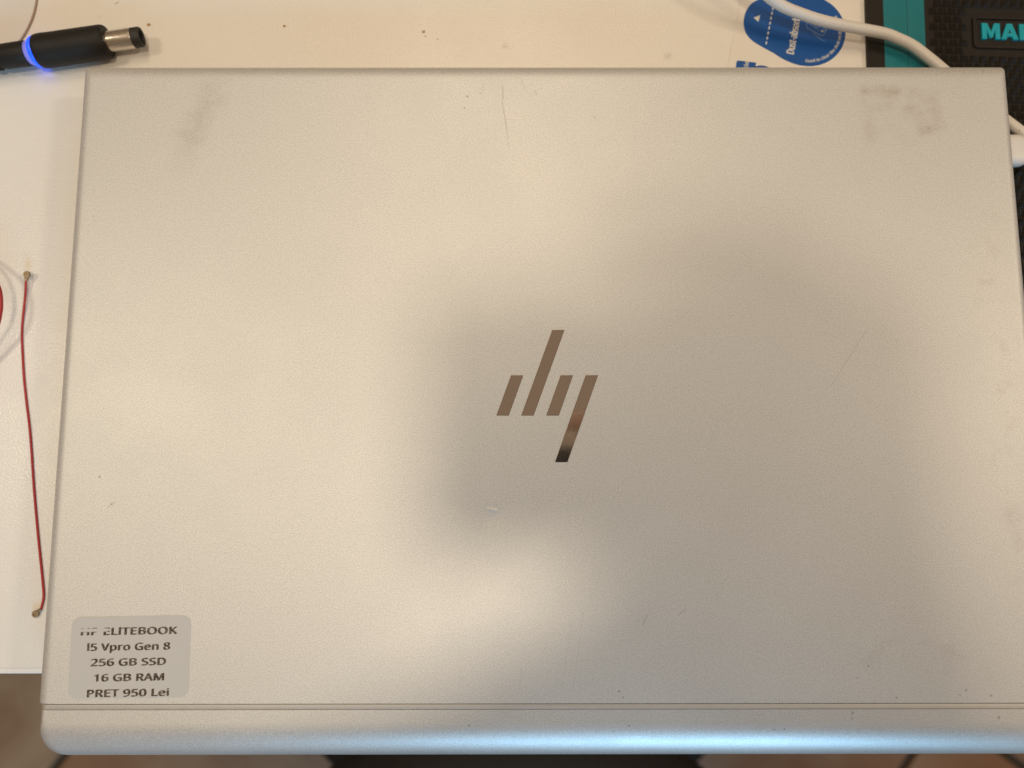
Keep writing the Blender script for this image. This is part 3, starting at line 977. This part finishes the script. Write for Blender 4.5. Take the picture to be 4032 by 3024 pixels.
J = {'pelvis': ((.52, -.74, .20), .135), 'waist': ((.46, -.66, .34), .125), 'chest': ((.36, -.54, .50), .140), 'upper': ((.30, -.47, .58), .110),
     'neck': ((.250, -.395, .66), .055), 'jaw': ((.180, -.300, .690), (.062, .070)), 'skull': ((.140, -.248, .772), (.078, .090)), 'crown': ((.149, -.260, .838), (.055, .06)),
     'nose': ((.100, -.193, .722), .014),
     'rs': ((.40, -.37, .59), .062), 're': ((.185, -.39, .345), .042), 'rw': ((.108, -.134, .290), .028), 'rp': ((.102, -.074, .288), (.036, .015)),
     'ls': ((.08, -.50, .55), .062), 'le': ((-.190, -.33, .335), .044), 'lw': ((-.048, -.154, .288), .030), 'lp': ((.020, -.128, .285), (.040, .016)),
     'rh': ((.60, -.66, .12), .10), 'rk': ((.60, -.62, -.28), .062), 'ra': ((.62, -.68, -.66), .042), 'rt': ((.54, -.59, -.71), .035),
     'lh': ((.44, -.82, .12), .10), 'lk': ((.43, -.78, -.28), .062), 'la': ((.45, -.84, -.66), .042), 'lt': ((.37, -.75, -.71), .035)}
E_ = [('pelvis', 'waist'), ('waist', 'chest'), ('chest', 'upper'), ('upper', 'neck'), ('neck', 'jaw'), ('jaw', 'skull'), ('skull', 'crown'), ('skull', 'nose'),
      ('upper', 'rs'), ('rs', 're'), ('re', 'rw'), ('rw', 'rp'), ('upper', 'ls'), ('ls', 'le'), ('le', 'lw'), ('lw', 'lp'),
      ('pelvis', 'rh'), ('rh', 'rk'), ('rk', 'ra'), ('ra', 'rt'), ('pelvis', 'lh'), ('lh', 'lk'), ('lk', 'la'), ('la', 'lt')]
def finger(tagname, palm, pts, r_):
    prev = palm
    for k_, q_ in enumerate(pts):
        nm = '%s%d' % (tagname, k_)
        J[nm] = (q_, r_ * (1 - 0.10 * k_))
        E_.append((prev, nm))
        prev = nm
# right hand: fingers under the phone's right end, thumb on the screen
for k_, (x_, y_, z_) in enumerate(((.022, .010, .285), (.036, -.004, .268), (.050, -.026, .266), (.062, -.046, .265))):
    finger('rf%d' % k_, 'rp', [(.110, -.050 + (y_ + .050) * .60, .281), (.110 - (.110 - x_) * .5, y_ + .002, .274 + (z_ - .274) * .8), (x_, y_, z_)], .0088)
finger('rthumb', 'rp', [(.108, -.066, .298), (.086, -.058, .301), (.068, -.052, .300)], .010)
# left hand: supporting the near edge of the phone
for k_, (q_, ln) in enumerate(((0.026, .92), (0.010, 1.0), (-0.006, .95), (-0.021, .78))):
    bx_, by_ = .062 - .40 * q_, -.114 + .90 * q_
    finger('lf%d' % k_, 'lp', [(bx_, by_, .272), (bx_ + .024 * ln, by_ + .014 * ln, .2615), (bx_ + .040 * ln, by_ + .024 * ln, .2615)], .0088)
finger('lthumb', 'lp', [(.022, -.104, .292), (.036, -.086, .295), (.048, -.074, .295)], .010)
me = skin_figure('person', J, E_, 'pelvis')
pr = link('person', me, [M['sweater'], M['trousers'], M['skin'], M['hair']], None, 180)
for f in me.polygons:
    c = f.center
    i = 0
    if c.z < 0.24 and c.x > 0.33 and c.y < -0.5: i = 1
    if c.y > -0.20 and c.x < 0.225 and c.z < 0.33: i = 2
    if c.z > 0.60 and c.x < 0.27 and c.y > -0.36:
        i = 3 if (c.z > 0.80 or c.x - c.y > 0.43) else 2
    f.material_index = i
tag(pr, 'person in dark sweater leaning over the desk holding the phone', 'person')

# face of the photographer: eyes, ears and mouth
sk = Vector(J['skull'][0]); jw = Vector(J['jaw'][0])
up_ = (Vector(J['crown'][0]) - jw).normalized()
fw = Vector((-0.59, 0.81, 0)); fw = (fw - up_ * fw.dot(up_)).normalized()
sd_ = fw.cross(up_).normalized()
def ellipsoid(name, c, a, b_, d, mat):
    bm = bmesh.new()
    bmesh.ops.create_uvsphere(bm, u_segments=16, v_segments=10, radius=1.0)
    m_ = Matrix((sd_ * a, fw * b_, up_ * d)).transposed().to_4x4()
    m_.translation = c
    bm.transform(m_)
    return bmobj(name, bm, mat, pr, 180)
dgp = bpy.context.evaluated_depsgraph_get()
def on_face(o_, d_):
    hit, loc, _, _ = pr.ray_cast(o_ + d_ * 0.3, -d_)
    return loc if hit else o_ + d_ * 0.08
for s_ in (-1, 1):
    e_ = on_face(sk + up_ * -0.012 + sd_ * 0.031 * s_, fw)
    eye = ellipsoid('eye', e_ - fw * 0.004, 0.014, 0.009, 0.007, M['white_plastic'])
    ellipsoid('iris', e_ + fw * 0.0035, 0.005, 0.003, 0.005, M['hair']).parent = eye
    e2 = on_face(sk + up_ * -0.025 - fw * 0.005, sd_ * s_)
    ellipsoid('ear', e2, 0.008, 0.018, 0.030, M['skin'])
mo = on_face(jw + up_ * 0.018, fw)
ellipsoid('mouth', mo - fw * 0.002, 0.024, 0.005, 0.006, M['brown_gap_shade'])
